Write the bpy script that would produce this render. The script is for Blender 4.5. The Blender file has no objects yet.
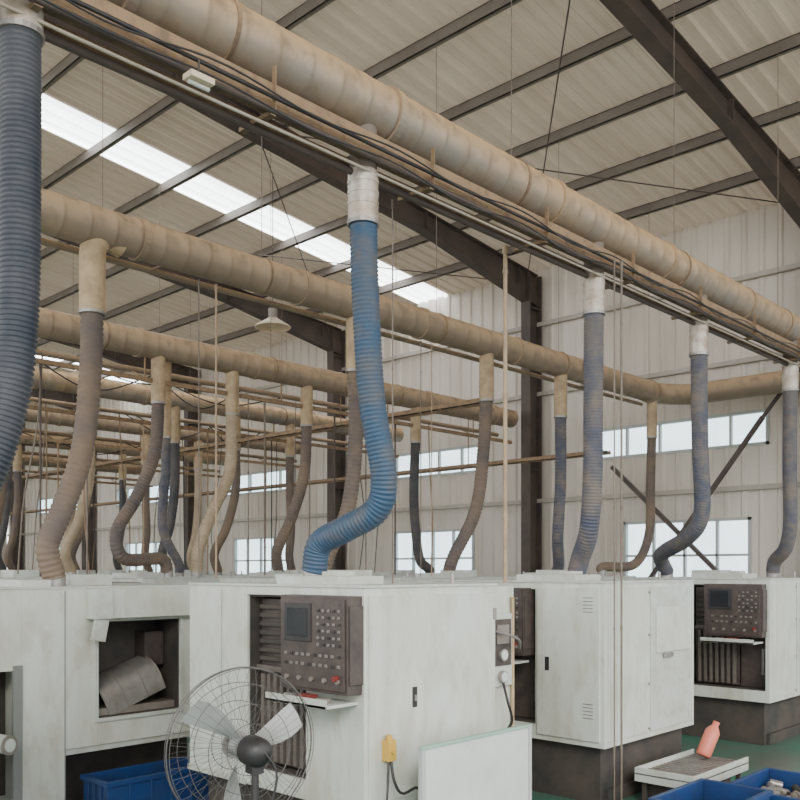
import bpy, math, random
from mathutils import Vector, Matrix
random.seed(4)
scene = bpy.context.scene

# ------------------------------------------------------------------ materials
def new_mat(name):
    m = bpy.data.materials.new(name); m.use_nodes = True
    nt = m.node_tree; b = nt.nodes["Principled BSDF"]
    return m, nt, b

def paint(name, col, rough=0.5, metal=0.0, dirt=None, amount=0.3, scale=3.0, bump=0.0, stretch=(1,1,1), dust_top=None, speck=None, transl=0.0, tcol=None):
    m, nt, b = new_mat(name)
    b.inputs["Roughness"].default_value = rough
    b.inputs["Metallic"].default_value = metal
    tc = nt.nodes.new("ShaderNodeTexCoord")
    mp = nt.nodes.new("ShaderNodeMapping"); mp.inputs["Scale"].default_value = stretch
    nt.links.new(tc.outputs["Object"], mp.inputs["Vector"])
    def noise(sc, lo, hi, am):
        n = nt.nodes.new("ShaderNodeTexNoise"); n.inputs["Scale"].default_value = sc
        n.inputs["Detail"].default_value = 6; n.inputs["Roughness"].default_value = 0.65
        nt.links.new(mp.outputs[0], n.inputs["Vector"])
        r = nt.nodes.new("ShaderNodeValToRGB")
        r.color_ramp.elements[0].position = lo; r.color_ramp.elements[1].position = hi
        r.color_ramp.elements[0].color = (0,0,0,1); r.color_ramp.elements[1].color = (am,am,am,1)
        nt.links.new(n.outputs["Fac"], r.inputs[0]); return n, r
    def mix(a, c, f):
        mx = nt.nodes.new("ShaderNodeMix"); mx.data_type = 'RGBA'
        if isinstance(a, tuple): mx.inputs[6].default_value = (*a,1)
        else: nt.links.new(a, mx.inputs[6])
        mx.inputs[7].default_value = (*c,1)
        nt.links.new(f, mx.inputs[0]); return mx.outputs[2]
    n, r = noise(scale, .35, .68, amount)
    if dirt is None: dirt = tuple(c*0.6 for c in col)
    out = mix(col, dirt, r.outputs[0])
    if dust_top:
        g = nt.nodes.new("ShaderNodeNewGeometry"); s = nt.nodes.new("ShaderNodeSeparateXYZ")
        nt.links.new(g.outputs["Normal"], s.inputs[0])
        ma = nt.nodes.new("ShaderNodeMapRange")
        ma.inputs[1].default_value = -0.45; ma.inputs[2].default_value = 0.55
        nt.links.new(s.outputs[2], ma.inputs[0])
        out = mix(out, dust_top, ma.outputs[0])
    if speck:
        n2, r2 = noise(speck[1], .48, .66, speck[2])
        out = mix(out, speck[0], r2.outputs[0])
    nt.links.new(out, b.inputs["Base Color"])
    if bump:
        bp = nt.nodes.new("ShaderNodeBump"); bp.inputs["Strength"].default_value = bump
        bp.inputs["Distance"].default_value = 0.02
        nt.links.new(n.outputs["Fac"], bp.inputs["Height"]); nt.links.new(bp.outputs[0], b.inputs["Normal"])
    if transl:
        t = nt.nodes.new("ShaderNodeBsdfTranslucent"); t.inputs[0].default_value = (*tcol,1)
        mx = nt.nodes.new("ShaderNodeMixShader"); mx.inputs[0].default_value = transl
        nt.links.new(b.outputs[0], mx.inputs[1]); nt.links.new(t.outputs[0], mx.inputs[2])
        nt.links.new(mx.outputs[0], nt.nodes["Material Output"].inputs[0])
    return m

def emis(name, col, st):
    m, nt, b = new_mat(name)
    b.inputs["Base Color"].default_value = (*col,1)
    b.inputs["Emission Color"].default_value = (*col,1); b.inputs["Emission Strength"].default_value = st
    return m

M = {}
M['roof']  = paint("roof_sheet", (0.56,0.50,0.415), 0.6, 0.0, (0.36,0.29,0.22), 0.85, 0.6, stretch=(0.3,1,1), transl=0.065, tcol=(.80,.66,.50))  # slight translucency added to brighten the ceiling from above
M['wall']  = paint("wall_sheet", (0.72,0.66,0.585), 0.6, 0.0, (0.47,0.40,0.32), 0.65, 0.7, stretch=(1,1,0.25))
M['sky']   = emis("skylight_sheet", (0.95,0.98,1.0), 5.0)
M['steel_dark'] = paint("dark_steel", (0.060,0.047,0.044), 0.6, 0.0, (0.14,0.10,0.075), 0.6, 2.0)
M['purlin'] = paint("purlin_steel", (0.20,0.175,0.15), 0.6, 0.0, (0.13,0.105,0.085), 0.6, 2.0)
M['girt'] = paint("girt_steel", (0.50,0.46,0.40), 0.6, 0.0, (0.35,0.3,0.25), 0.6, 2.0)
M['rail']  = paint("rusty_rail", (0.25,0.16,0.095), 0.75, 0.0, (0.10,0.07,0.05), 0.9, 5.0, dust_top=(0.44,0.30,0.17), speck=((.12,.08,.06),12,.6))
M['duct']  = paint("galvanised_dusty", (0.23,0.21,0.185), 0.5, 0.2, (0.36,0.25,0.15), 0.8, 1.6, bump=0.25, dust_top=(0.66,0.45,0.25), speck=((0.22,0.16,0.11),7,.6))
M['duct_b']= paint("galvanised_brown", (0.28,0.215,0.15), 0.6, 0.1, (0.22,0.165,0.12), 0.9, 1.6, bump=0.25, dust_top=(0.58,0.41,0.25), speck=((0.22,0.165,0.12),6,.65))
M['silver']= paint("galvanised_tap", (0.60,0.56,0.50), 0.4, 0.3, (0.34,0.25,0.17), 0.95, 9.0)
M['pipe_pale']= paint("dusty_pale_pipe", (0.46,0.42,0.36), 0.5, 0.1, (0.34,0.26,0.18), 0.8, 6.0)
M['conduit']= paint("conduit_dull", (0.22,0.18,0.145), 0.6, 0.1, (0.13,0.10,0.08), 0.8, 6.0)
M['beige_tap']= paint("dusty_tap", (0.55,0.41,0.25), 0.6, 0.1, (0.32,0.23,0.14), 0.9, 6.0)
M['hose_blue'] = paint("hose_blue", (0.018,0.068,0.140), 0.5, 0.0, (0.075,0.085,0.10), 0.8, 3.0, speck=((.12,.10,.09),6,.35))
M['hose_near'] = paint("hose_slate", (0.022,0.030,0.046), 0.4, 0.0, (0.085,0.085,0.095), 0.8, 3.0)
M['hose_grey'] = paint("hose_greyblue", (0.055,0.066,0.10), 0.6, 0.0, (0.17,0.145,0.125), 0.9, 3.0, speck=((.18,.14,.11),6,.5))
M['hose_brown']= paint("hose_brown", (0.21,0.15,0.10), 0.7, 0.0, (0.080,0.072,0.080), 0.9, 1.6)
M['hose_dark'] = paint("hose_dark", (0.04,0.045,0.055), 0.6, 0.0, (0.12,0.10,0.085), 0.8, 3.0)
M['hose_pale'] = paint("hose_pale", (0.46,0.37,0.25), 0.7, 0.0, (0.28,0.21,0.14), 0.8, 3.0)
M['white'] = paint("machine_paint", (0.65,0.69,0.65), 0.45, 0.0, (0.47,0.45,0.36), 0.6, 1.6, stretch=(1,1,0.4), speck=((0.36,0.31,0.22),7,.35))
M['white2']= paint("machine_paint_panel", (0.58,0.62,0.59), 0.45, 0.0, (0.42,0.41,0.34), 0.6, 2.5, speck=((0.36,0.31,0.22),8,.35))
M['seam']  = paint("seam_shadow_gap", (0.22,0.23,0.22), 0.7)
M['black'] = paint("black_plastic", (0.018,0.018,0.020), 0.45, 0.0, (0.06,0.05,0.045), 0.5, 8)
M['panel'] = paint("control_panel_brown", (0.045,0.034,0.033), 0.45, 0.0, (0.12,0.09,0.075), 0.6, 8)
M['slat'] = paint("louvre_slat", (0.14,0.12,0.105), 0.5, 0.0, (0.08,0.065,0.055), 0.7, 6)
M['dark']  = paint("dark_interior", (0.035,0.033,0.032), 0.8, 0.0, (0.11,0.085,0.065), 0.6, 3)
M['screen']= paint("screen_glass", (0.02,0.022,0.028), 0.15)
M['key']   = paint("key_grey", (0.20,0.18,0.17), 0.5)
M['metal'] = paint("bare_metal", (0.40,0.39,0.38), 0.4, 0.6, (0.22,0.18,0.15), 0.7, 6)
M['wire']  = paint("fan_wire", (0.13,0.12,0.115), 0.4, 0.4)
M['blade'] = paint("fan_blade", (0.36,0.38,0.37), 0.4, 0.2, (0.26,0.25,0.23), 0.6, 5)
M['chuck'] = paint("cover_metal", (0.30,0.27,0.24), 0.45, 0.2, (0.16,0.13,0.11), 0.7, 4)
M['blue']  = paint("blue_plastic", (0.012,0.05,0.18), 0.4, 0.0, (0.02,0.035,0.09), 0.7, 4)
M['green'] = paint("green_paint", (0.34,0.50,0.41), 0.5)
M['yellow']= paint("yellow_plastic", (0.66,0.42,0.08), 0.4)
M['orange']= paint("orange_plastic", (0.72,0.21,0.14), 0.45)
M['red']   = paint("red_plastic", (0.20,0.03,0.025), 0.4)
M['frame'] = paint("window_frame", (0.50,0.52,0.50), 0.5)
M['lampw'] = paint("lamp_reflector", (0.75,0.62,0.45), 0.5)
M['board'] = paint("guard_sheet", (0.66,0.71,0.68), 0.4, 0.0, (0.50,0.52,0.45), 0.5, 3)
M['floor'] = paint("floor_paint", (0.035,0.18,0.125), 0.4, 0.0, (0.12,0.115,0.10), 0.9, 0.9, bump=0.05)
M['ground'] = paint("yard_concrete", (0.52,0.50,0.46), 0.8)
m, nt, b = new_mat("window_pane")
tr = nt.nodes.new("ShaderNodeBsdfTransparent"); tr.inputs[0].default_value=(0.86,0.95,0.98,1)
gl = nt.nodes.new("ShaderNodeBsdfGlossy"); gl.inputs["Roughness"].default_value=0.05
mx = nt.nodes.new("ShaderNodeMixShader"); mx.inputs[0].default_value=0.05
nt.links.new(tr.outputs[0], mx.inputs[1]); nt.links.new(gl.outputs[0], mx.inputs[2])
nt.links.new(mx.outputs[0], nt.nodes["Material Output"].inputs[0]); M['glass']=m

# ------------------------------------------------------------------ builder
class B:
    def __init__(s): s.v=[]; s.f=[]; s.m=[]; s.sm=[]; s.mats=[]
    def mi(s, k):
        if k not in s.mats: s.mats.append(k)
        return s.mats.index(k)
    def add(s, vs, fs, k, smooth=False):
        o=len(s.v); s.v += [tuple(v) for v in vs]; i=s.mi(k)
        for f in fs: s.f.append([o+j for j in f]); s.m.append(i); s.sm.append(smooth)
    def box(s, a, b, k, R=None, c=None):
        x0,y0,z0=[min(a[i],b[i]) for i in range(3)]; x1,y1,z1=[max(a[i],b[i]) for i in range(3)]
        vs=[(x0,y0,z0),(x1,y0,z0),(x1,y1,z0),(x0,y1,z0),(x0,y0,z1),(x1,y0,z1),(x1,y1,z1),(x0,y1,z1)]
        if R is not None:
            c=Vector(c) if c is not None else Vector(((x0+x1)/2,(y0+y1)/2,(z0+z1)/2))
            vs=[tuple(R@(Vector(v)-c)+c) for v in vs]
        s.add(vs,[(0,3,2,1),(4,5,6,7),(0,1,5,4),(1,2,6,5),(2,3,7,6),(3,0,4,7)],k)
    def beam(s, p0, p1, w, h, k):
        p0=Vector(p0);p1=Vector(p1); d=(p1-p0).normalized()
        up=Vector((0,0,1)) if abs(d.z)<0.95 else Vector((1,0,0))
        a=d.cross(up).normalized(); u=a.cross(d)
        vs=[]
        for p in (p0,p1):
            for sx,sz in ((-1,-1),(1,-1),(1,1),(-1,1)): vs.append(p+a*sx*w/2+u*sz*h/2)
        s.add(vs,[(0,1,2,3),(7,6,5,4),(0,4,5,1),(1,5,6,2),(2,6,7,3),(3,7,4,0)],k)
    def tube(s, pts, r, k, seg=12, cap=True, smooth=True):
        pts=[Vector(p) for p in pts]; n=len(pts)
        if not hasattr(r,'__len__'): r=[r]*n
        t0=Vector((0,0,1))
        for q in pts[1:]:
            if (q-pts[0]).length>1e-7: t0=(q-pts[0]).normalized(); break
        ref=Vector((0,0,1)) if abs(t0.z)<0.9 else Vector((1,0,0))
        u=t0.cross(ref).normalized(); vs=[]; last=t0
        for i,p in enumerate(pts):
            a=pts[max(0,i-1)]; c=pts[min(n-1,i+1)]; t=c-a
            t=t.normalized() if t.length>1e-7 else last
            last=t
            u=(u-t*u.dot(t)).normalized(); w=t.cross(u)
            for j in range(seg):
                a=2*math.pi*j/seg; vs.append(p+(u*math.cos(a)+w*math.sin(a))*r[i])
        fs=[]
        for i in range(n-1):
            for j in range(seg):
                fs.append((i*seg+j,i*seg+(j+1)%seg,(i+1)*seg+(j+1)%seg,(i+1)*seg+j))
        s.add(vs,fs,k,smooth)
        if cap:
            s.add(vs[:seg],[tuple(range(seg))[::-1]],k); s.add(vs[-seg:],[tuple(range(seg))],k)
    def band(s,p,d,h,r0,r1,k,seg=24):
        p=Vector(p); d=Vector(d)
        s.tube([p-d*h,p-d*h*.98,p+d*h*.98,p+d*h],[r0,r1,r1,r0],k,seg,False,False)
    def cyl(s,p0,p1,r,k,r1=None,seg=16,smooth=True): s.tube([p0,p1],[r,r if r1 is None else r1],k,seg,True,smooth)
    def ring(s,c,R,r,k,axis='Y',seg=48,ms=5):
        c=Vector(c); vs=[];fs=[]
        for i in range(seg):
            a=2*math.pi*i/seg
            for j in range(ms):
                b=2*math.pi*j/ms; rr=R+r*math.cos(b); h=r*math.sin(b)
                p={'Y':(rr*math.cos(a),h,rr*math.sin(a)),'Z':(rr*math.cos(a),rr*math.sin(a),h),'X':(h,rr*math.cos(a),rr*math.sin(a))}[axis]
                vs.append(c+Vector(p))
        for i in range(seg):
            for j in range(ms):
                fs.append((i*ms+j,((i+1)%seg)*ms+j,((i+1)%seg)*ms+(j+1)%ms,i*ms+(j+1)%ms))
        s.add(vs,fs,k,True)
    def obj(s,name,bevel=0,loc=None,rot=None):
        me=bpy.data.meshes.new(name); me.from_pydata(s.v,[],s.f)
        for k in s.mats: me.materials.append(M[k])
        me.polygons.foreach_set("material_index",s.m); me.polygons.foreach_set("use_smooth",s.sm)
        me.update()
        o=bpy.data.objects.new(name,me); scene.collection.objects.link(o)
        if bevel:
            md=o.modifiers.new("bevel","BEVEL"); md.width=bevel; md.segments=2; md.limit_method='ANGLE'; md.angle_limit=0.9
        if loc: o.location=loc
        if rot: o.rotation_euler=rot
        return o

def catmull(P, step):
    P=[Vector(p) for p in P]; P=[P[0]*2-P[1]]+P+[P[-1]*2-P[-2]]
    out=[]
    for i in range(1,len(P)-2):
        p0,p1,p2,p3=P[i-1:i+3]
        for q in range(40):
            t=q/40
            out.append(0.5*((2*p1)+(p2-p0)*t+(2*p0-5*p1+4*p2-p3)*t*t+(3*p1-p0-3*p2+p3)*t**3))
    out.append(P[-2])
    res=[out[0]]; acc=0
    for a,b in zip(out[:-1],out[1:]):
        L=(b-a).length
        while acc+L>=step:
            f=(step-acc)/L; a=a+(b-a)*f; L=(b-a).length; acc=0; res.append(a.copy())
            if L<1e-9: break
        acc+=L
    if (out[-1]-res[-1]).length>1e-5: res.append(out[-1])
    return res

# ------------------------------------------------------------------ shell
XW=15.0; YB=36.0; XL=-7.0; YF=-5.0
def zr(x): return 8.1+0.1*(XW-x)
b=B(); b.box((XL,YF,-0.1),(XW+.1,YB+.1,0),'floor'); b.obj("floor")
b=B(); b.box((-60,-60,-0.3),(90,110,-0.12),'ground'); b.obj("yard_ground")

def corr_roof(y0,y1,k,b):
    y=y0
    while y<y1-1e-6:
        p=min(0.28,y1-y)
        prof=[(y,0),(y+p*.10,-.045),(y+p*.28,-.045),(y+p*.38,0),(y+p*.68,0),(y+p*.7,-0.008),(y+p*.72,0),(y+p,0)]
        n=len(prof)
        vs=[(XL,a,zr(XL)+h) for a,h in prof]+[(XW+.3,a,zr(XW+.3)+h) for a,h in prof]
        fs=[(i,i+1,n+i+1,n+i) for i in range(n-1)]
        b.add(vs,fs,k); y+=p
SK=[(12.85,13.7),(25.6,26.7)]
b=B(); corr_roof(YF,SK[0][0],'roof',b); corr_roof(SK[0][1],SK[1][0],'roof',b); corr_roof(SK[1][1],YB+.2,'roof',b); b.obj("ceiling")
for a,c in SK:
    b=B(); corr_roof(a,c,'sky',b); b.obj("skylight_panel")

def corr_wall(fixed, lo, hi, axis, openings, ztop, b, k='wall', pitch=0.3):
    n=int(round((hi-lo)/pitch))
    for i in range(n):
        a=lo+i*pitch; c=a+pitch; mid=(a+c)/2
        ops=sorted([(z0,z1) for (p0,p1,z0,z1) in openings if p0<=mid<=p1])
        segs=[];z=0
        for z0,z1 in ops: segs.append((z,z0)); z=z1
        segs.append((z,ztop))
        prof=[(a,0),(a+.06,0),(a+.09,-.03),(a+.15,-.03),(a+.18,0),(c,0)]
        for z0,z1 in segs:
            if z1-z0<.01: continue
            vs=[]
            for z_ in (z0,z1):
                for t,h in prof+[(c,.05),(a,.05)]:
                    vs.append((fixed+h,t,z_) if axis=='X' else (t,fixed+h,z_))
            m_=len(prof)+2
            fs=[(j,(j+1)%m_,m_+(j+1)%m_,m_+j) for j in range(m_)]
            fs+=[tuple(range(m_)),tuple(range(m_,2*m_))]
            b.add(vs,fs,k)
lowc=[1.3,7.3,13.4,19.6,25.7,31.8]
ops=[];wins=[]
def snap(v): return YF+round((v-YF)/.3)*.3
for c in lowc:
    a=snap(c-1.2); ops.append((a,a+2.4,.9,2.9)); wins.append((a,a+2.4,.9,2.9,4))
    a=snap(c-1.65); ops.append((a,a+3.3,4.1,4.7)); wins.append((a,a+3.3,4.1,4.7,5))
b=B(); corr_wall(XW,YF,YF+41.1,'X',ops,8.1,b); b.obj("wall_right")
ops2=[];wins2=[]
for c in [-3,3,9]:
    a=XL+round((c-1.2-XL)/.3)*.3; ops2.append((a,a+2.4,.9,2.9)); wins2.append((a,a+2.4,.9,2.9,4))
    ops2.append((a,a+2.4,4.1,4.7)); wins2.append((a,a+2.4,4.1,4.7,4))
b=B(); corr_wall(YB,XL,XL+21.9,'Y',ops2,8.1,b)
b.add([(XL,YB,8.1),(XW,YB,8.1),(XL,YB,zr(XL)),(XL,YB+.05,8.1),(XW,YB+.05,8.1),(XL,YB+.05,zr(XL))],[(0,1,2),(3,5,4),(0,2,5,3),(1,4,5,2)],'wall')
b.obj("wall_back")
wi=1
def window(axis,fx,a,c,z0,z1,n):
    global wi
    b=B()
    def bx(t0,t1,za,zb,k,d0=-.035,d1=.06):
        if axis=='X': b.box((fx+d0,t0,za),(fx+d1,t1,zb),k)
        else: b.box((t0,fx+d0,za),(t1,fx+d1,zb),k)
    w=.05
    bx(a,c,z0,z0+w,'frame');bx(a,c,z1-w,z1,'frame');bx(a,a+w,z0,z1,'frame');bx(c-w,c,z0,z1,'frame')
    for i in range(1,n): t=a+(c-a)*i/n; bx(t-.02,t+.02,z0,z1,'frame',-.02,.05)
    if z1-z0>1.5:
        z=z0+(z1-z0)*.68; bx(a,c,z-.02,z+.02,'frame',-.02,.05)
    bx(a+.01,c-.01,z0+.01,z1-.01,'glass',.01,.015)
    b.obj("window_%d"%wi); wi+=1
for w in wins: window('X',XW,*w)
for w in wins2: window('Y',YB,*w)
b=B()
for z in (3.35,5.5,6.9): b.box((XW-.13,YF,z),(XW-.04,YB-.1,z+.08),'girt')
b.obj("wall_girts")

# purlins / rafters / columns
b=B(); x=XL+.5
while x<XW:
    z=zr(x)-.05
    b.box((x-.03,YF,z-.16),(x-.018,YB-.05,z),'purlin'); b.box((x-.03,YF,z-.012),(x+.035,YB-.05,z),'purlin'); b.box((x-.03,YF,z-.16),(x+.035,YB-.05,z-.148),'purlin')
    x+=1.35
b.obj("roof_purlins")
RY=[-1,5.0,10.4,16.2,22.5,28.8,34.6]
for y in RY:
    b=B()
    def zz(x): return zr(x)-.22
    def sl(x0,x1,y0,y1,t0,t1):
        vs=[]
        for x in (x0,x1):
            t=t0 if x==x0 else t1
            vs+=[(x,y0,zz(x)-t[1]),(x,y1,zz(x)-t[1]),(x,y1,zz(x)-t[0]),(x,y0,zz(x)-t[0])]
        b.add(vs,[(0,1,2,3),(7,6,5,4),(0,4,5,1),(1,5,6,2),(2,6,7,3),(3,7,4,0)],'steel_dark')
    x1=XW-.2
    sl(XL,x1,y-.1,y+.1,(0,.02),(0,.02))
    sl(XL,11.5,y-.1,y+.1,(.34,.36),(.34,.36)); sl(11.5,x1,y-.1,y+.1,(.34,.36),(.6,.62))
    sl(XL,11.5,y-.008,y+.008,(0.02,.34),(.02,.34)); sl(11.5,x1,y-.008,y+.008,(.02,.34),(.02,.6))
    for xx in (2,6.5,11.5,14.2): b.box((xx-.01,y-.09,zz(xx)-.34),(xx+.01,y+.09,zz(xx)-.01),'steel_dark')
    b.obj("roof_rafter")
    b=B(); zt=zr(XW)-.2
    b.box((XW-.50,y-.11,0),(XW-.48,y+.11,zt),'steel_dark'); b.box((XW-.12,y-.11,0),(XW-.10,y+.11,zt),'steel_dark'); b.box((XW-.48,y-.01,0),(XW-.12,y+.01,zt),'steel_dark')
    b.box((XW-.6,y-.18,0),(XW-.06,y+.18,.03),'steel_dark')
    for z in (2,4,6,7.2): b.box((XW-.48,y-.1,z),(XW-.12,y+.1,z+.015),'steel_dark')
    b.obj("steel_column")
b=B()
b.beam((14.6,8.25,1.2),(14.6,5.75,4.5),.07,.07,'steel_dark'); b.beam((14.55,8.5,3.9),(14.55,5.9,1.4),.07,.07,'steel_dark')
b.beam((14.6,5.75,4.5),(14.6,5.1,5.3),.05,.05,'steel_dark')
b.obj("wall_cross_brace")
b=B()
for x0,x1,y0,y1 in [(8,14.4,5.1,10.3),(8,14.4,10.3,5.1),(1.5,8,5.1,10.3),(1.5,8,10.3,5.1),(8,14.4,10.5,16.1),(8,14.4,16.1,10.5)]:
    b.cyl((x0,y0,zr(x0)-.45),(x1,y1,zr(x1)-.45),.010,'steel_dark',seg=6)
b.obj("roof_bracing_rods")

# ------------------------------------------------------------------ ducts
DY=[4.15,7.3,10.6,13.7,16.9,20.2,24]
XE=14.3
def duct(y,z,R,k,x0=-4,x1=XE,path=None,rods=True):
    b=B(); pts=[];rs=[]
    pitch=.24; x=x0
    while x<x1-.3:
        for dx,dr in ((0.02,0),(.205,0),(.21,.003),(.235,.003),(.24,0)):
            pts.append((x+dx,y,z));rs.append(R+dr)
        x+=pitch
    if path: 
        q=catmull([pts[-1]]+path,.12)[1:]
        pts+=q; rs+=[R]*len(q)
    else: pts.append((x1,y,z)); rs.append(R)
    b.tube(pts,rs,k,32)
    xx=x0+.6
    while xx<x1-.3:
        b.band((xx,y,z),(1,0,0),.03,R,R+.016,k,32); xx+=1.9
    xx=x0+1.5
    while xx<x1-.3:
        b.band((xx,y,z),(1,0,0),.012,R,R+.010,'rail',32)
        if rods: b.cyl((xx,y,z+R),(xx,y,zr(xx)-.1),.004,'conduit',seg=5)
        xx+=2.7
    return b
for i,y in enumerate(DY):
    R=.175 if i<3 else .16
    path=[(14.0,7.25,5.0),(14.20,7.0,4.98),(14.24,6.6,4.96),(14.24,4.60,4.95)] if i==1 else None
    b=duct(y,5.0,R,'duct' if i in (0,3) else 'duct_b',path=path, x1=14.05 if i==1 else XE)
    if i>=2:
        b.cyl((-4,y+.35,4.72),(14.3,y+.35,4.72),.04,'duct_b',seg=10)
        b.box((-4,y-.02,4.50),(14.3,y+.02,4.56),'rail')
        x=-3
        while x<14.2:
            b.cyl((x,y,4.5),(x,y,4.85),.012,'rail',seg=6); b.beam((x,y,4.55),(x,y+.35,4.7),.02,.02,'rail'); x+=2.3
    b.obj("extraction_duct")

# rail / cable trunking under duct 1
b=B(); X0,X1=-4,14.3
b.box((X0,4.02,4.62),(X1,4.03,4.77),'rail'); b.box((X0,4.03,4.76),(X1,4.12,4.77),'rail'); b.box((X0,4.03,4.62),(X1,4.10,4.63),'rail')
b.box((X0,4.27,4.60),(X1,4.28,4.70),'rail'); b.box((X0,4.2,4.60),(X1,4.28,4.605),'steel_dark')
b.cyl((X0,4.16,4.55),(X1,4.16,4.55),.022,'steel_dark',seg=10)
b.cyl((X0,4.06,4.545),(X1,4.06,4.545),.010,'pipe_pale',seg=8)
b.cyl((X0,3.97,4.66),(X1,3.97,4.66),.012,'black',seg=8)
b.cyl((X0,4.0,4.60),(X1,4.0,4.60),.018,'steel_dark',seg=8)
x=X0+.4
while x<X1:
    b.box((x-.02,4.0,4.575),(x+.02,4.3,4.60),'rail')
    b.beam((x,3.99,4.6),(x,3.99,4.85),.03,.006,'rail')
    x+=1.35
# loose cables sagging along the rail
for (yy,zz_,sg) in ((3.95,4.60,.05),(3.93,4.68,.07)):
    P=[];x=X0
    while x<X1-.7: P+= [(x,yy,zz_),(x+.67,yy,zz_-sg*random.uniform(.5,1.2))]; x+=1.35
    b.tube(catmull(P,.12),.006,'black',5)
b.obj("cable_trunking_rail")
b=B(); b.cyl((-4,7.6,4.86),(14.0,7.6,4.86),.03,'duct_b',seg=10)
x=-3
while x<14: b.beam((x,7.4,4.86),(x,7.6,4.86),.02,.02,'rail'); x+=2.5
b.obj("compressed_air_pipe")
for (x,z) in [(13.2,3.95),(9.9,4.35)]:
    b=B()
    y0=7.8
    b.box((x-.12,y0,z),(x-.11,32,z+.06),'rail'); b.box((x+.11,y0,z),(x+.12,32,z+.06),'rail')
    y=y0
    while y<32: b.box((x-.12,y,z),(x+.12,y+.03,z+.012),'rail'); y+=.4
    b.cyl((x,y0,z+.03),(x,32,z+.03),.025,'black',seg=8)
    for y in DY[2:]: b.cyl((x,y+.2,z),(x,y+.2,4.9),.01,'rail',seg=6)
    b.obj("cable_tray")

# ------------------------------------------------------------------ hoses
def hose(x,y,pts,k,r=.088,ztop=4.90,tap='silver',zj=4.3,elbow=False,step=.0070,seg=20,per=4,depth=.92,bands=True):
    b=B()
    P=catmull([(x,y,zj)]+pts,step)
    wave=[depth+(1-depth)*(.5+.5*math.cos(2*math.pi*i/per)) for i in range(per)]
    rs=[r*wave[i%per] for i in range(len(P))]
    b.tube(P,rs,k,seg)
    if elbow:
        q=catmull([(x+.28,y,4.9),(x+.12,y,4.93),(x+.02,y,4.85),(x,y,4.65),(x,y,zj-.06)],.03)
        b.tube(q,[r*1.12]*len(q),tap,20)
    else:
        if tap=='silver':
            b.cyl((x,y,ztop),(x,y,4.56),r*.98,'conduit',seg=20); b.cyl((x,y,4.57 if zj<4.5 else 4.62),(x,y,zj-.06),r*1.08,tap,seg=20)
        else: b.cyl((x,y,ztop),(x,y,zj-.06),r*1.08,tap,seg=20)
        if bands:
            for z in (zj+.2,zj+.13,zj+.06): b.band((x,y,z),(0,0,1),.010,r,r*1.12,tap,20)
    e=P[-1]
    b.band((x,y,zj-.06),(0,0,1),.014,r,r*1.15,'metal',20)
    b.cyl((e.x,e.y,e.z-.08),(e.x,e.y,e.z+.02),r*.9,'metal',seg=18)
    return b.obj("flexible_hose")
hose(1.78,4.15,[(1.78,4.15,3.9),(1.77,4.15,3.2),(1.72,4.16,2.75),(1.60,4.2,2.35),(1.44,4.3,2.1),(1.40,4.33,1.96)],'hose_near',r=.094,zj=4.56,ztop=4.87,depth=.87,bands=False,seg=24,step=.0062)
hose(4.0,4.15,[(4.02,4.15,3.8),(4.08,4.15,3.11),(4.16,4.12,2.62),(4.17,4.2,2.40),(4.10,4.42,2.28),(4.06,4.64,2.18),(4.06,4.70,1.99)],'hose_blue',r=.092)
hose(6.8,4.15,[(6.79,4.15,3.5),(6.78,4.15,2.8),(6.80,4.2,2.35),(6.90,4.35,2.1),(6.92,4.4,1.98)],'hose_grey')
hose(8.85,4.15,[(8.88,4.15,3.3),(8.98,4.18,2.6),(9.1,4.4,2.35),(9.5,4.85,2.22),(10.05,5.2,2.15),(10.3,5.25,1.98)],'hose_grey')
hose(11.4,4.15,[(11.38,4.15,3.3),(11.4,4.15,2.6),(11.52,4.25,2.28),(11.7,4.45,2.12),(11.75,4.5,1.98)],'hose_grey')
S2=dict(step=.012,seg=14,tap='beige_tap',per=4,depth=.9)
hose(3.76,7.3,[(3.74,7.3,3.7),(3.66,7.3,3.0),(3.48,7.3,2.5),(3.36,7.3,2.2),(3.42,7.3,1.93)],'hose_brown',elbow=True,r=.1,**S2)
hose(6.9,7.3,[(6.92,7.3,3.5),(6.85,7.35,2.7),(6.7,7.5,2.2),(6.7,7.6,1.98)],'hose_brown',**S2)
hose(9.3,7.3,[(9.3,7.35,3.6),(9.2,7.4,2.8),(9.0,7.6,2.2),(9.0,7.7,1.98)],'hose_brown',**S2)
hose(11.05,7.3,[(11.05,7.3,3.3),(11.05,7.35,2.5),(11.3,7.5,2.1),(11.4,7.6,1.98)],'hose_grey',**S2)
hose(13.8,7.3,[(13.75,7.3,3.4),(13.7,7.3,2.6),(13.4,7.4,2.1),(12.75,7.6,2.05),(12.7,7.6,1.98)],'hose_brown',r=.08,**S2)
hose(6.4,10.6,[(6.35,10.6,3.6),(6.1,10.6,3.0),(5.8,10.6,2.5),(5.9,10.6,2.15),(6.5,10.7,2.15),(6.6,10.7,1.98)],'hose_brown',**S2)
hose(6.7,10.9,[(6.7,10.9,3.4),(6.65,10.9,2.6),(6.9,10.9,2.1),(6.95,10.95,1.98)],'hose_grey',zj=3.9,r=.07,**S2)
hose(7.6,10.6,[(7.55,10.6,3.4),(7.3,10.6,2.9),(7.1,10.7,2.3),(7.1,10.75,1.98)],'hose_pale',**S2)
hose(9.0,10.6,[(8.95,10.6,3.5),(8.7,10.6,2.8),(8.5,10.7,2.3),(8.6,10.8,1.98)],'hose_brown',**S2)
hose(11.5,10.6,[(11.45,10.6,3.4),(11.5,10.6,2.7),(11.6,10.6,2.2),(11.9,10.7,2.05),(12,10.7,1.98)],'hose_dark',**S2)
ks=['hose_brown','hose_pale','hose_dark','hose_brown']
n=0
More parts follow.
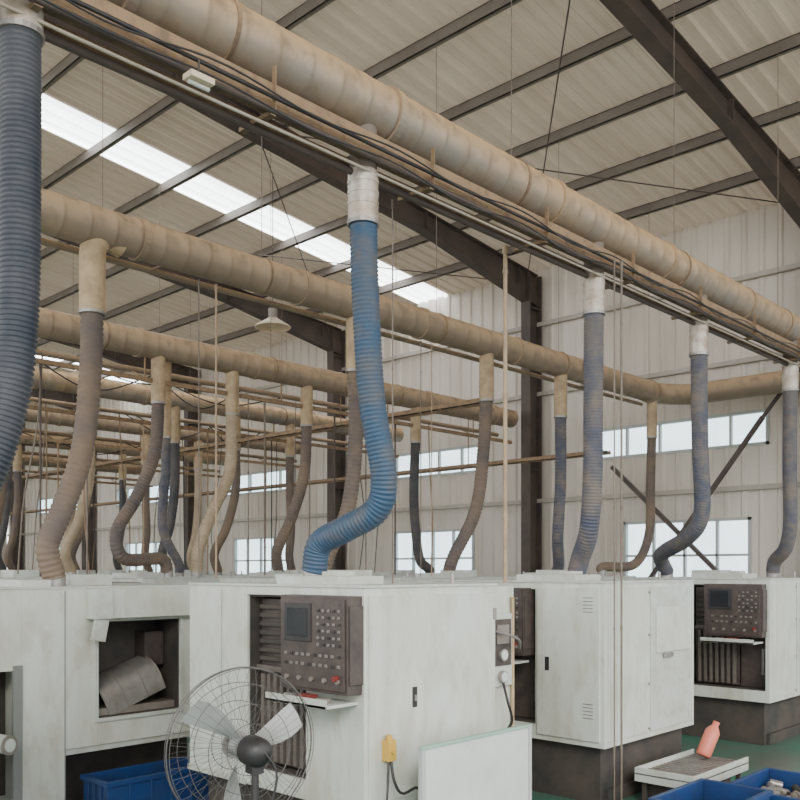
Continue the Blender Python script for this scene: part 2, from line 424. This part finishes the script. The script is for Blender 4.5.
for y in DY[3:6]:
    for x in (5.6,7.0,8.6,9.9,11.2):
        dx=random.uniform(-.45,.1)
        hose(x,y,[(x,y,3.5),(x+dx*.5,y,2.8),(x+dx,y+.1,2.3),(x+dx+.15,y+.2,1.98)],ks[n%4],tap='beige_tap',step=.03,seg=10,per=2); n+=1

def drop(x,y,z0,z1,r,k,name="conduit_pipe"):
    b=B(); b.cyl((x,y,z0),(x,y,z1),r,k,seg=8)
    z=z0+.5
    while z<z1: b.cyl((x,y,z),(x,y,z+.03),r*1.35,k,seg=8); z+=1.0
    b.cyl((x,y,z1-.06),(x,y,z1),r*1.5,k,seg=8)
    b.obj(name)
drop(5.80,4.36,1.9,4.62,.017,'duct_b')
drop(6.66,3.80,0,4.58,.009,'conduit')
drop(6.58,3.82,0,4.58,.006,'conduit')
drop(4.48,4.35,1.9,4.6,.005,'conduit')
for x in (2.9,4.9,5.1,8.1,8.3): drop(x,7.38,1.92,4.82,random.choice([.006,.010]),random.choice(['conduit','duct_b']))
for x in (4.8,5.4,7.9,8.2,9.6,10.3,11.0): drop(x,10.62,1.92,4.5,random.choice([.008,.013]),random.choice(['conduit','steel_dark']))
for x in (5.2,6.3,8.0,9.3,10.6): drop(x,13.72,1.92,4.5,random.choice([.012,.02]),random.choice(['rail','duct_b']))
for x in (6.0,8.0,10.4): drop(x,16.92,1.92,4.5,.018,'rail')
# bundles of thin supply cables hanging from the rows (one object per row)
for y in (10.95,14.05,17.25):
    b=B()
    for i in range(9):
        x=random.uniform(4.5,12.5); x2=x+random.uniform(-.25,.25)
        b.tube(catmull([(x,y,4.72),(x+(x2-x)*.3,y,3.8),(x2,y+.02,2.9),(x2+random.uniform(-.1,.1),y+.05,1.95)],.2),random.choice([.006,.009,.012]),random.choice(['conduit','black','rail']),5)
    for i in range(4):
        x=random.uniform(4,10); L=random.uniform(1.2,2.4)
        b.tube(catmull([(x,y,4.70),(x+L*.5,y,4.70-random.uniform(.15,.4)),(x+L,y,4.70)],.15),.01,'black',5)
    b.obj("supply_cable_bundle")

# ------------------------------------------------------------------ machines
def machine_mesh(W=1.3,D=1.9,o0=.05,o1=1.15,c0=.02,c1=.66,cabdoors=True,strip=True,xdoor=False):
    """origin = near corner of the enclosure on the floor; X 0..W, Y 0..D; operator side faces -X"""
    b=B(); H=1.9; zb=.5
    b.box((.10,.10,0),(W-.05,D-.1,zb),'dark')
    b.box((.16,.06,.0),(W-.1,.1,.12),'dark')
    b.box((.45,0,zb),(W,D,H),'white')
    b.box((0,o1,zb),(.45,D,H),'white')
    b.box((0,0,zb),(.45,o0,H),'white')
    b.box((0,o0,H-.07),(.45,o1,H),'white'); b.box((0,o0,zb),(.45,o1,zb+.13),'white')
    b.box((.43,o0,zb+.13),(.447,o1,H-.07),'dark'); b.box((.02,o0,zb+.13),(.43,o0+.01,H-.07),'dark'); b.box((.02,o1-.01,zb+.13),(.43,o1,H-.07),'dark')  # dark-coloured lining faces added to darken the inside of the opening
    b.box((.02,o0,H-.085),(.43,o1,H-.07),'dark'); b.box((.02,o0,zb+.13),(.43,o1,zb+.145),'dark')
    yl0,yl1=o1-.56,o1-.03
    b.box((.10,yl0,zb+.16),(.12,yl1,H-.1),'panel')
    n=7
    for i in range(n): 
        y=yl0+.03+i*(yl1-yl0-.04)/n
        b.box((.06,y,zb+.18),(.10,y+.035,H-.62),'slat')
    b.box((.05,yl0+.01,H-.6),(.10,yl1-.01,H-.56),'slat')
    for i in range(7): b.box((.07,yl0+.02,H-.53+i*.06),(.10,yl1-.02,H-.50+i*.06),'dark')
    if yl0-o0>.1:
        b.box((.14,o0+.02,zb+.15),(.17,yl0,H-.09),'panel'); b.box((.12,o0+.06,zb+.3),(.14,o0+.09,H-.8),'metal')
    x0=-.12
    b.box((x0,c0,1.24),(.10,c1,1.84),'panel')
    b.box((x0-.012,c0+.02,1.26),(x0,c1-.02,1.82),'panel')
    ym=c0+(c1-c0)*.50
    b.box((x0-.02,ym,1.55),(x0-.012,c1-.06,1.79),'black'); b.box((x0-.024,ym+.03,1.58),(x0-.018,c1-.09,1.76),'screen')
    for r_ in range(6):
        for q in range(5):
            y=c0+.05+q*.048; z=1.53+r_*.042
            b.box((x0-.020,y,z),(x0-.012,y+.024,z+.018),'key' if (r_+q)%3 else 'black')
    for rr_,zz_ in enumerate((1.46,1.40)):
        for q in range(10):
            y=c0+.05+q*.056
            b.box((x0-.020,y,zz_),(x0-.012,y+.028,zz_+.020),'key' if (q*3+rr_)%4 else 'black')
    for q in range(0,9,2): b.cyl((x0-.030,c0+.07+q*.06,1.32),(x0-.012,c0+.07+q*.06,1.32),.015,'chuck',seg=10)
    b.cyl((x0-.045,c0+.08,1.34),(x0-.012,c0+.08,1.34),.018,'red',seg=12)
    b.box((x0+.01,c0-.012,1.30),(.06,c0,1.78),'panel')
    b.box((x0-.14,c0+.04,1.17),(.02,c1-.02,1.19),'white2'); b.box((x0-.14,c0+.04,1.17),(x0-.13,c1-.02,1.225),'white2')
    b.box((x0-.08,c0+.25,1.19),(x0-.02,c0+.38,1.23),'red'); b.box((x0-.09,c0+.42,1.19),(x0-.04,c0+.5,1.225),'metal'); b.box((x0-.08,c0+.12,1.19),(x0-.03,c0+.2,1.22),'chuck')
    ys=[o1+.30] if D-o1>.5 else []
    for y in ys: b.box((-.003,y,zb+.03),(.003,y+.006,H-.04),'seam')
    b.box((-.02,o1,zb),(.0,D,zb+.04),'white2')
    if cabdoors:
        e=.03
        b.box((e,-.018,zb+.06),(W-e,0,H-.06),'white')
        b.box((W*.5-.24,-.026,1.12),(W*.5-.20,-.016,1.25),'black'); b.box((W*.5-.23,-.036,1.16),(W*.5-.21,-.024,1.20),'metal')
        for z in (.75,1.65): b.box((W-e-.02,-.03,z),(W-e+.01,-.01,z+.08),'metal')
    else:
        b.box((.05,-.012,zb+.05),(W*.44,0,H-.05),'white'); b.box((W*.47,-.012,zb+.05),(W-.05,0,H-.05),'white2')
        b.box((W*.52,-.03,1.25),(W-.12,-.012,1.66),'white'); b.box((W*.6,-.04,1.2),(W*.7,-.02,1.24),'metal')
        for z in (.58,.98,1.42,1.8):
            b.cyl((W*.455,-.016,z),(W*.455,-.0,z),.01,'metal',seg=8)
    if xdoor:
        b.box((-.02,.04,zb+.05),(0,o0-.03,H-.05),'white')
        b.box((-.028,o0-.16,1.12),(-.018,o0-.12,1.24),'black')
        for i in range(5): b.box((-.024,.10,.74+i*.03),(-.018,.20,.748+i*.03),'seam')
        for i in range(5): b.box((-.024,.10,1.64+i*.03),(-.018,.20,1.648+i*.03),'seam')
    if strip:
        b.box((W,.09,zb),(W+.34,D-.3,H-.02),'white'); b.box((W+.05,.1,0),(W+.3,D-.4,zb),'dark')
        b.box((W+.05,.06,1.15),(W+.28,.09,1.68),'white2')
        b.box((W+.06,.05,1.3),(W+.26,.07,1.64),'panel'); b.box((W+.08,.04,1.46),(W+.22,.052,1.6),'chuck')
        for z in (1.22,1.38): 
            b.cyl((W+.15,.03,z),(W+.15,.07,z),.045,'metal',seg=16); b.cyl((W+.15,.025,z),(W+.15,.03,z),.035,'board',seg=16)
        b.tube(catmull([(W+.15,.05,1.2),(W+.12,-.02,1.05),(W+.2,0,.9),(W+.22,.08,.8)],.03),.010,'black',8)
        b.tube(catmull([(W+.05,.05,1.56),(W+.2,-.05,1.5),(W+.32,.02,1.42)],.03),.010,'key',8)
        b.tube([(W+.30,.07,.55),(W+.30,.07,1.1),(W+.30,.07,1.8)],.014,'beige_tap',8)
    b.box((.10,.35,H),(.52,.98,H+.06),'white2'); b.box((.14,.4,H+.06),(.3,.55,H+.09),'white2')
    b.box((W-.5,1.1,H),(W-.15,1.5,H+.10),'white2')
    b.box((-.01,-.01,H-.012),(W+.01,D+.01,H+.006),'white2')
    b.cyl((W-.12,.3,H),(W-.12,.3,H+.08),.015,'metal',seg=8)
    for xx in (.2,W-.2):
        for yy in (.2,D-.2): b.cyl((xx,yy,0),(xx,yy,.04),.07,'metal',seg=12)
    return b
mA=machine_mesh(o0=.55,o1=1.18); oA=mA.obj("cnc_lathe",bevel=.006,loc=(3.77,3.9,0))
mB=machine_mesh(W=1.65,D=1.9,o0=.70,o1=1.70,c0=.74,c1=1.4,cabdoors=False,strip=False,xdoor=True); oB=mB.obj("cnc_lathe",bevel=.006,loc=(6.56,3.9,0))
mC=machine_mesh(W=1.7,D=1.9,o0=.05,o1=.95,c0=.04,c1=.72,cabdoors=False,strip=False); oC=mC.obj("cnc_lathe",bevel=.006,loc=(10.1,3.9,0))
def inst(o,loc):
    c=o.copy(); c.location=loc; scene.collection.objects.link(c); return c
inst(oB,(-.15,3.9,0))
for x in (6.2,8.55,11.0): inst(oC,(x,7.0,0))
for y in (10.3,13.4,16.6,19.9):
    for x in (3.6,6.0,8.3,10.8): inst(oC,(x,y,0))

# left machine (facing -Y)
b=B(); H=1.86; y0=6.9; yb=8.6; xa,xb=1.2,4.75
b.box((xa,y0+.4,.5),(xb,yb,H),'white')
def fr(x0_,x1_,z0,z1,k='white',ya=y0,yb_=y0+.4): b.box((x0_,ya,z0),(x1_,yb_,z1),k)
fr(xa,2.5,0,H); fr(2.5,2.97,1.22,H); fr(2.97,3.32,0,H)
fr(2.5,2.97,0,1.22,'dark',y0+.3,y0+.4); fr(2.5,2.97,0,.2)
b.box((2.90,y0-.02,.2),(2.97,y0+.02,1.26),'seam')
fr(3.32,3.60,.55,H); fr(4.38,xb,.55,H); fr(3.60,4.38,1.57,H); fr(3.60,4.38,.55,.77)
fr(3.60,4.38,.77,1.57,'dark',y0+.38,y0+.40)
for a,c in ((3.60,3.61),(4.37,4.38)): fr(a,c,.77,1.57,'dark',y0+.01,y0+.38)
fr(3.60,4.38,1.56,1.57,'dark',y0+.01,y0+.38); fr(3.60,4.38,.77,.78,'dark',y0+.01,y0+.38)
for a in ((3.57,4.41,.74,.77),(3.57,4.41,1.57,1.6)): fr(*a,'white2',y0-.02,y0)
for a in ((3.57,3.60,.77,1.57),(4.38,4.41,.77,1.57)): fr(*a,'white2',y0-.02,y0)
b.box((3.50,y0-.10,1.60),(xb,y0,1.84),'white'); b.box((3.50,y0-.15,1.60),(3.66,y0-.10,1.84),'white2')
b.box((3.50,y0-.13,1.42),(3.62,y0-.10,1.60),'white2',Matrix.Rotation(.2,3,'Y'))
R=Matrix.Rotation(math.radians(-20),3,'Y')
vs=[];fs=[]
prof=[(-.16,-.14),(-.15,.0),(-.12,.08),(-.06,.13),(.02,.15),(.12,.155)]
na=len(prof)
for (yy,zz_) in prof:
    for xx in (-.30,.26): vs.append(R@Vector((xx,yy,zz_))+Vector((3.97,y0+.2,1.0)))
for i in range(na-1): fs.append((2*i,2*i+1,2*i+3,2*i+2))
b.add(vs,fs,'metal',True)
for xx in (-.3,-.12,.08,.26):
    b.tube([R@Vector((xx,yy-.002,zz_+.002))+Vector((3.97,y0+.2,1.0)) for yy,zz_ in prof],.006,'chuck',6)
b.box((4.15,y0+.2,1.15),(4.34,y0+.36,1.45),'panel')
b.box((3.62,y0+.05,.78),(4.36,y0+.3,.84),'chuck')
b.box((3.34,y0+.45,0),(xb,yb-.1,.5),'dark'); b.box((xa+.02,y0+.4,0),(3.3,yb-.1,.5),'dark')
b.box((3.32,y0+.02,.50),(xb,y0+.44,.55),'white2')
b.box((3.315,y0-.004,0),(3.325,y0,H-.03),'seam')
b.box((xa,y0-.01,H-.01),(xb,yb,H+.005),'white2')
b.box((3.6,y0+.5,H),(4.0,y0+1,H+.1),'white2'); b.box((3.05,y0+.2,H),(3.3,y0+.65,H+.06),'white2')
b.cyl((2.56,y0+.31,.74),(2.77,y0-.25,.70),.07,'white2',seg=18); b.cyl((2.768,y0-.244,.70),(2.773,y0-.258,.70),.073,'chuck',seg=18); b.cyl((2.772,y0-.255,.70),(2.775,y0-.262,.70),.05,'board',seg=18)
b.obj("machining_center",bevel=.006)

# ------------------------------------------------------------------ bins
def crate(x0,y0,x1,y1,z0,z1,name):
    b=B(); t=.02
    b.box((x0,y0,z0),(x1,y1,z0+t),'blue')
    b.box((x0,y0,z0+t),(x1,y0+t,z1),'blue'); b.box((x0,y1-t,z0+t),(x1,y1,z1),'blue'); b.box((x0,y0+t,z0+t),(x0+t,y1-t,z1),'blue'); b.box((x1-t,y0+t,z0+t),(x1,y1-t,z1),'blue')
    r=.02
    b.box((x0-r,y0-r,z1-.04),(x1+r,y0,z1),'blue'); b.box((x0-r,y1,z1-.04),(x1+r,y1+r,z1),'blue'); b.box((x0-r,y0,z1-.04),(x0,y1,z1),'blue'); b.box((x1,y0,z1-.04),(x1+r,y1,z1),'blue')
    n=5
    for i in range(1,n):
        x=x0+(x1-x0)*i/n; b.box((x-.012,y0-.015,z0),(x+.012,y0,z1-.04),'blue')
    for i in range(1,4):
        y=y0+(y1-y0)*i/4; b.box((x0-.015,y-.012,z0),(x0,y+.012,z1-.04),'blue')
    h=z1-z0
    for i in range(30):
        xx=random.uniform(x0+.1,x1-.1); yy=random.uniform(y0+.1,y1-.1); a=random.uniform(0,3)
        zz=z0+h*(.3+.3*random.random())
        b.cyl((xx-.05*math.cos(a),yy-.05*math.sin(a),zz),(xx+.05*math.cos(a),yy+.05*math.sin(a),zz+.02),.035,random.choice(['metal','chuck','dark']),seg=10)
    b.box((x0+t,y0+t,z0+t),(x1-t,y1-t,z0+h*.35),'dark')
    b.obj(name,bevel=.004)
crate(3.45,6.45,4.40,6.85,0,.34,"plastic_crate")
crate(5.95,2.62,6.78,3.15,0,.34,"plastic_crate")
crate(6.95,2.45,7.85,3.05,0,.27,"plastic_crate")

b=B()
b.box((6.95,3.3,.24),(8.05,3.84,.255),'chuck'); b.box((6.95,3.3,.18),(8.05,3.32,.30),'white2'); b.box((6.95,3.82,.18),(8.05,3.84,.30),'white2')
b.box((6.95,3.32,.18),(6.97,3.82,.30),'white2')
x=7.0
while x<8.0: b.box((x,3.33,.255),(x+.02,3.81,.265),'metal'); x+=.07
for xx in (7.0,7.95):
    for yy in (3.34,3.76): b.box((xx,yy,0),(xx+.04,yy+.04,.24),'dark')
b.box((7.1,3.4,0),(7.9,3.8,.18),'dark')
b.obj("chip_conveyor",bevel=.003)
b=B()
prof=[(0,.001),(0.002,.062),(.02,.068),(.24,.068),(.28,.045),(.30,.03),(.34,.03),(.342,.001)]
d=Vector((.42,-.2,.88)).normalized(); p=Vector((7.80,3.62,.30))
b.tube([p+d*a for a,_ in prof],[r for _,r in prof],'orange',18)
b.obj("orange_item")  # tilted bottle shape made up in place of a dustpan-like orange item

b=B()
b.box((3.93,3.55,.28),(4.98,3.565,.93),'board')
for a in (((3.9,3.54,.93),(5.01,3.575,.95)),((3.9,3.54,.25),(5.01,3.575,.28)),((3.9,3.54,0),(3.93,3.575,.93)),((4.98,3.54,0),(5.01,3.575,.93))): b.box(*a,'green' if a[0][2]>.9 else 'frame')
for x in (3.9,4.98): b.box((x,3.4,0),(x+.03,3.72,.03),'frame')
b.obj("guard_board",bevel=.003)
b=B()
b.box((3.90,3.82,.82),(3.97,3.882,.95),'yellow'); b.cyl((3.935,3.80,.88),(3.935,3.82,.88),.015,'yellow',seg=12)
b.cyl((3.935,3.85,.95),(3.935,3.85,.98),.02,'yellow',seg=10)
b.tube(catmull([(3.94,3.84,.82),(3.93,3.8,.7),(3.98,3.78,.62),(4.1,3.76,.64),(4.15,3.8,.5),(4.12,3.86,.3)],.03),.009,'black',8)
b.tube(catmull([(3.92,3.84,.82),(3.87,3.8,.66),(3.84,3.78,.5),(3.9,3.8,.3)],.03),.007,'black',8)
b.obj("pendant_switch",bevel=.004)

# ------------------------------------------------------------------ industrial fan
b=B()
for yy in (-.085,.085):
    for rr,dd in ((.375,.35),(.30,.75),(.21,.95),(.12,1.0)):
        b.ring((0,yy*dd,0),rr,.0018,'wire','Y')
    for i in range(44):
        a=2*math.pi*i/44; c,s_=math.cos(a),math.sin(a)
        b.tube([(.07*c,yy,.07*s_),(.2*c,yy*.96,.2*s_),(.31*c,yy*.7,.31*s_),(.375*c,yy*.3,.375*s_)],.0009,'wire',4,False)
b.ring((0,0,0),.378,.004,'wire','Y')
b.tube([(0,-.085,0),(0,-.10,0),(0,-.17,0),(0,-.205,0),(0,-.21,0)],[.072,.072,.068,.045,.005],'black',24)
b.tube([(0,.08,0),(0,.095,0),(0,.1,0)],[.07,.06,.005],'metal',24)
b.cyl((0,-.02,0),(0,.05,0),.05,'blade',seg=20)
for kbl in range(3):
    a0=kbl*2*math.pi/3+.15; vs=[];fs=[]
    nr,na=8,5
    for i in range(nr):
        r=.05+.28*i/(nr-1); w=.28+.25*math.sin(math.pi*min(1,.2+.7*i/(nr-1)))
        for j in range(na):
            u=j/(na-1)-.5; a=a0+u*w+.25*i/(nr-1)
            vs.append((r*math.cos(a), .01+u*.08*(1-.4*i/(nr-1)), r*math.sin(a)))
    for i in range(nr-1):
        for j in range(na-1): fs.append((i*na+j,i*na+j+1,(i+1)*na+j+1,(i+1)*na+j))
    b.add(vs,fs,'blade',True)
b.tube([(0,-.13,-.05),(0,-.13,-.16),(0,-.13,-.45),(0,-.13,-1.10)],[.016,.018,.018,.018],'black',12)
b.cyl((0,-.13,-.62),(0,-.13,-.56),.034,'black',seg=12)
b.tube([(0,-.13,-1.16),(0,-.13,-1.145),(0,-.13,-1.12),(0,-.13,-1.06)],[.25,.25,.10,.03],'black',32)
b.box((-.03,-.16,-.1),(.03,-.09,-.03),'black')
b.tube(catmull([(0,-.2,.02),(.06,-.23,-.1),(.02,-.2,-.35),(.03,-.16,-.7)],.04),.006,'black',6)
b.obj("pedestal_fan",loc=(2.54,3.46,1.16),rot=(0,0,math.radians(-10)))

# ------------------------------------------------------------------ lamps
def lamp(x,y,z):
    b=B()
    b.tube([(x,y,z),(x,y,z+.02),(x,y,z+.06),(x,y,z+.12),(x,y,z+.15)],[.29,.285,.22,.12,.08],'lampw',28,cap=False)
    b.cyl((x,y,z+.14),(x,y,z+.30),.075,'chuck',seg=18); b.cyl((x,y,z+.30),(x,y,zr(x)-.1),.006,'steel_dark',seg=6)
    b.ring((x,y,z),.29,.012,'lampw','Z'); b.cyl((x,y,z+.02),(x,y,z+.14),.05,'lampw',seg=14)
    b.obj("high_bay_lamp")
lamp(9.2,11.7,6.02); lamp(9.2,18.3,6.2); lamp(3.5,18.3,6.2)
b=B(); b.box((2.52,3.86,4.50),(2.66,3.94,4.53),'lampw'); b.cyl((2.59,3.90,4.53),(2.59,3.90,4.62),.006,'steel_dark',seg=6); b.cyl((2.53,3.90,4.485),(2.65,3.90,4.485),.012,'white2',seg=10); b.obj("strip_light")

# ------------------------------------------------------------------ light
w=bpy.data.worlds.new("World"); scene.world=w; w.use_nodes=True
bg=w.node_tree.nodes["Background"]; bg.inputs[0].default_value=(0.95,0.96,0.97,1); bg.inputs[1].default_value=3.4
s=bpy.data.lights.new("sun","SUN"); s.energy=1.5; s.angle=.3; s.color=(1,.95,.87)
so=bpy.data.objects.new("sun",s); scene.collection.objects.link(so); so.rotation_euler=(math.radians(62),0,math.radians(-40))

# ------------------------------------------------------------------ camera
cd=bpy.data.cameras.new("camera"); co=bpy.data.objects.new("camera",cd); scene.collection.objects.link(co)
co.location=(0,0,2.0); co.rotation_euler=(math.radians(90),0,math.radians(43.68-90))
cd.sensor_width=36; cd.lens=36*890/800; cd.shift_y=170/800; cd.clip_end=300
scene.camera=co
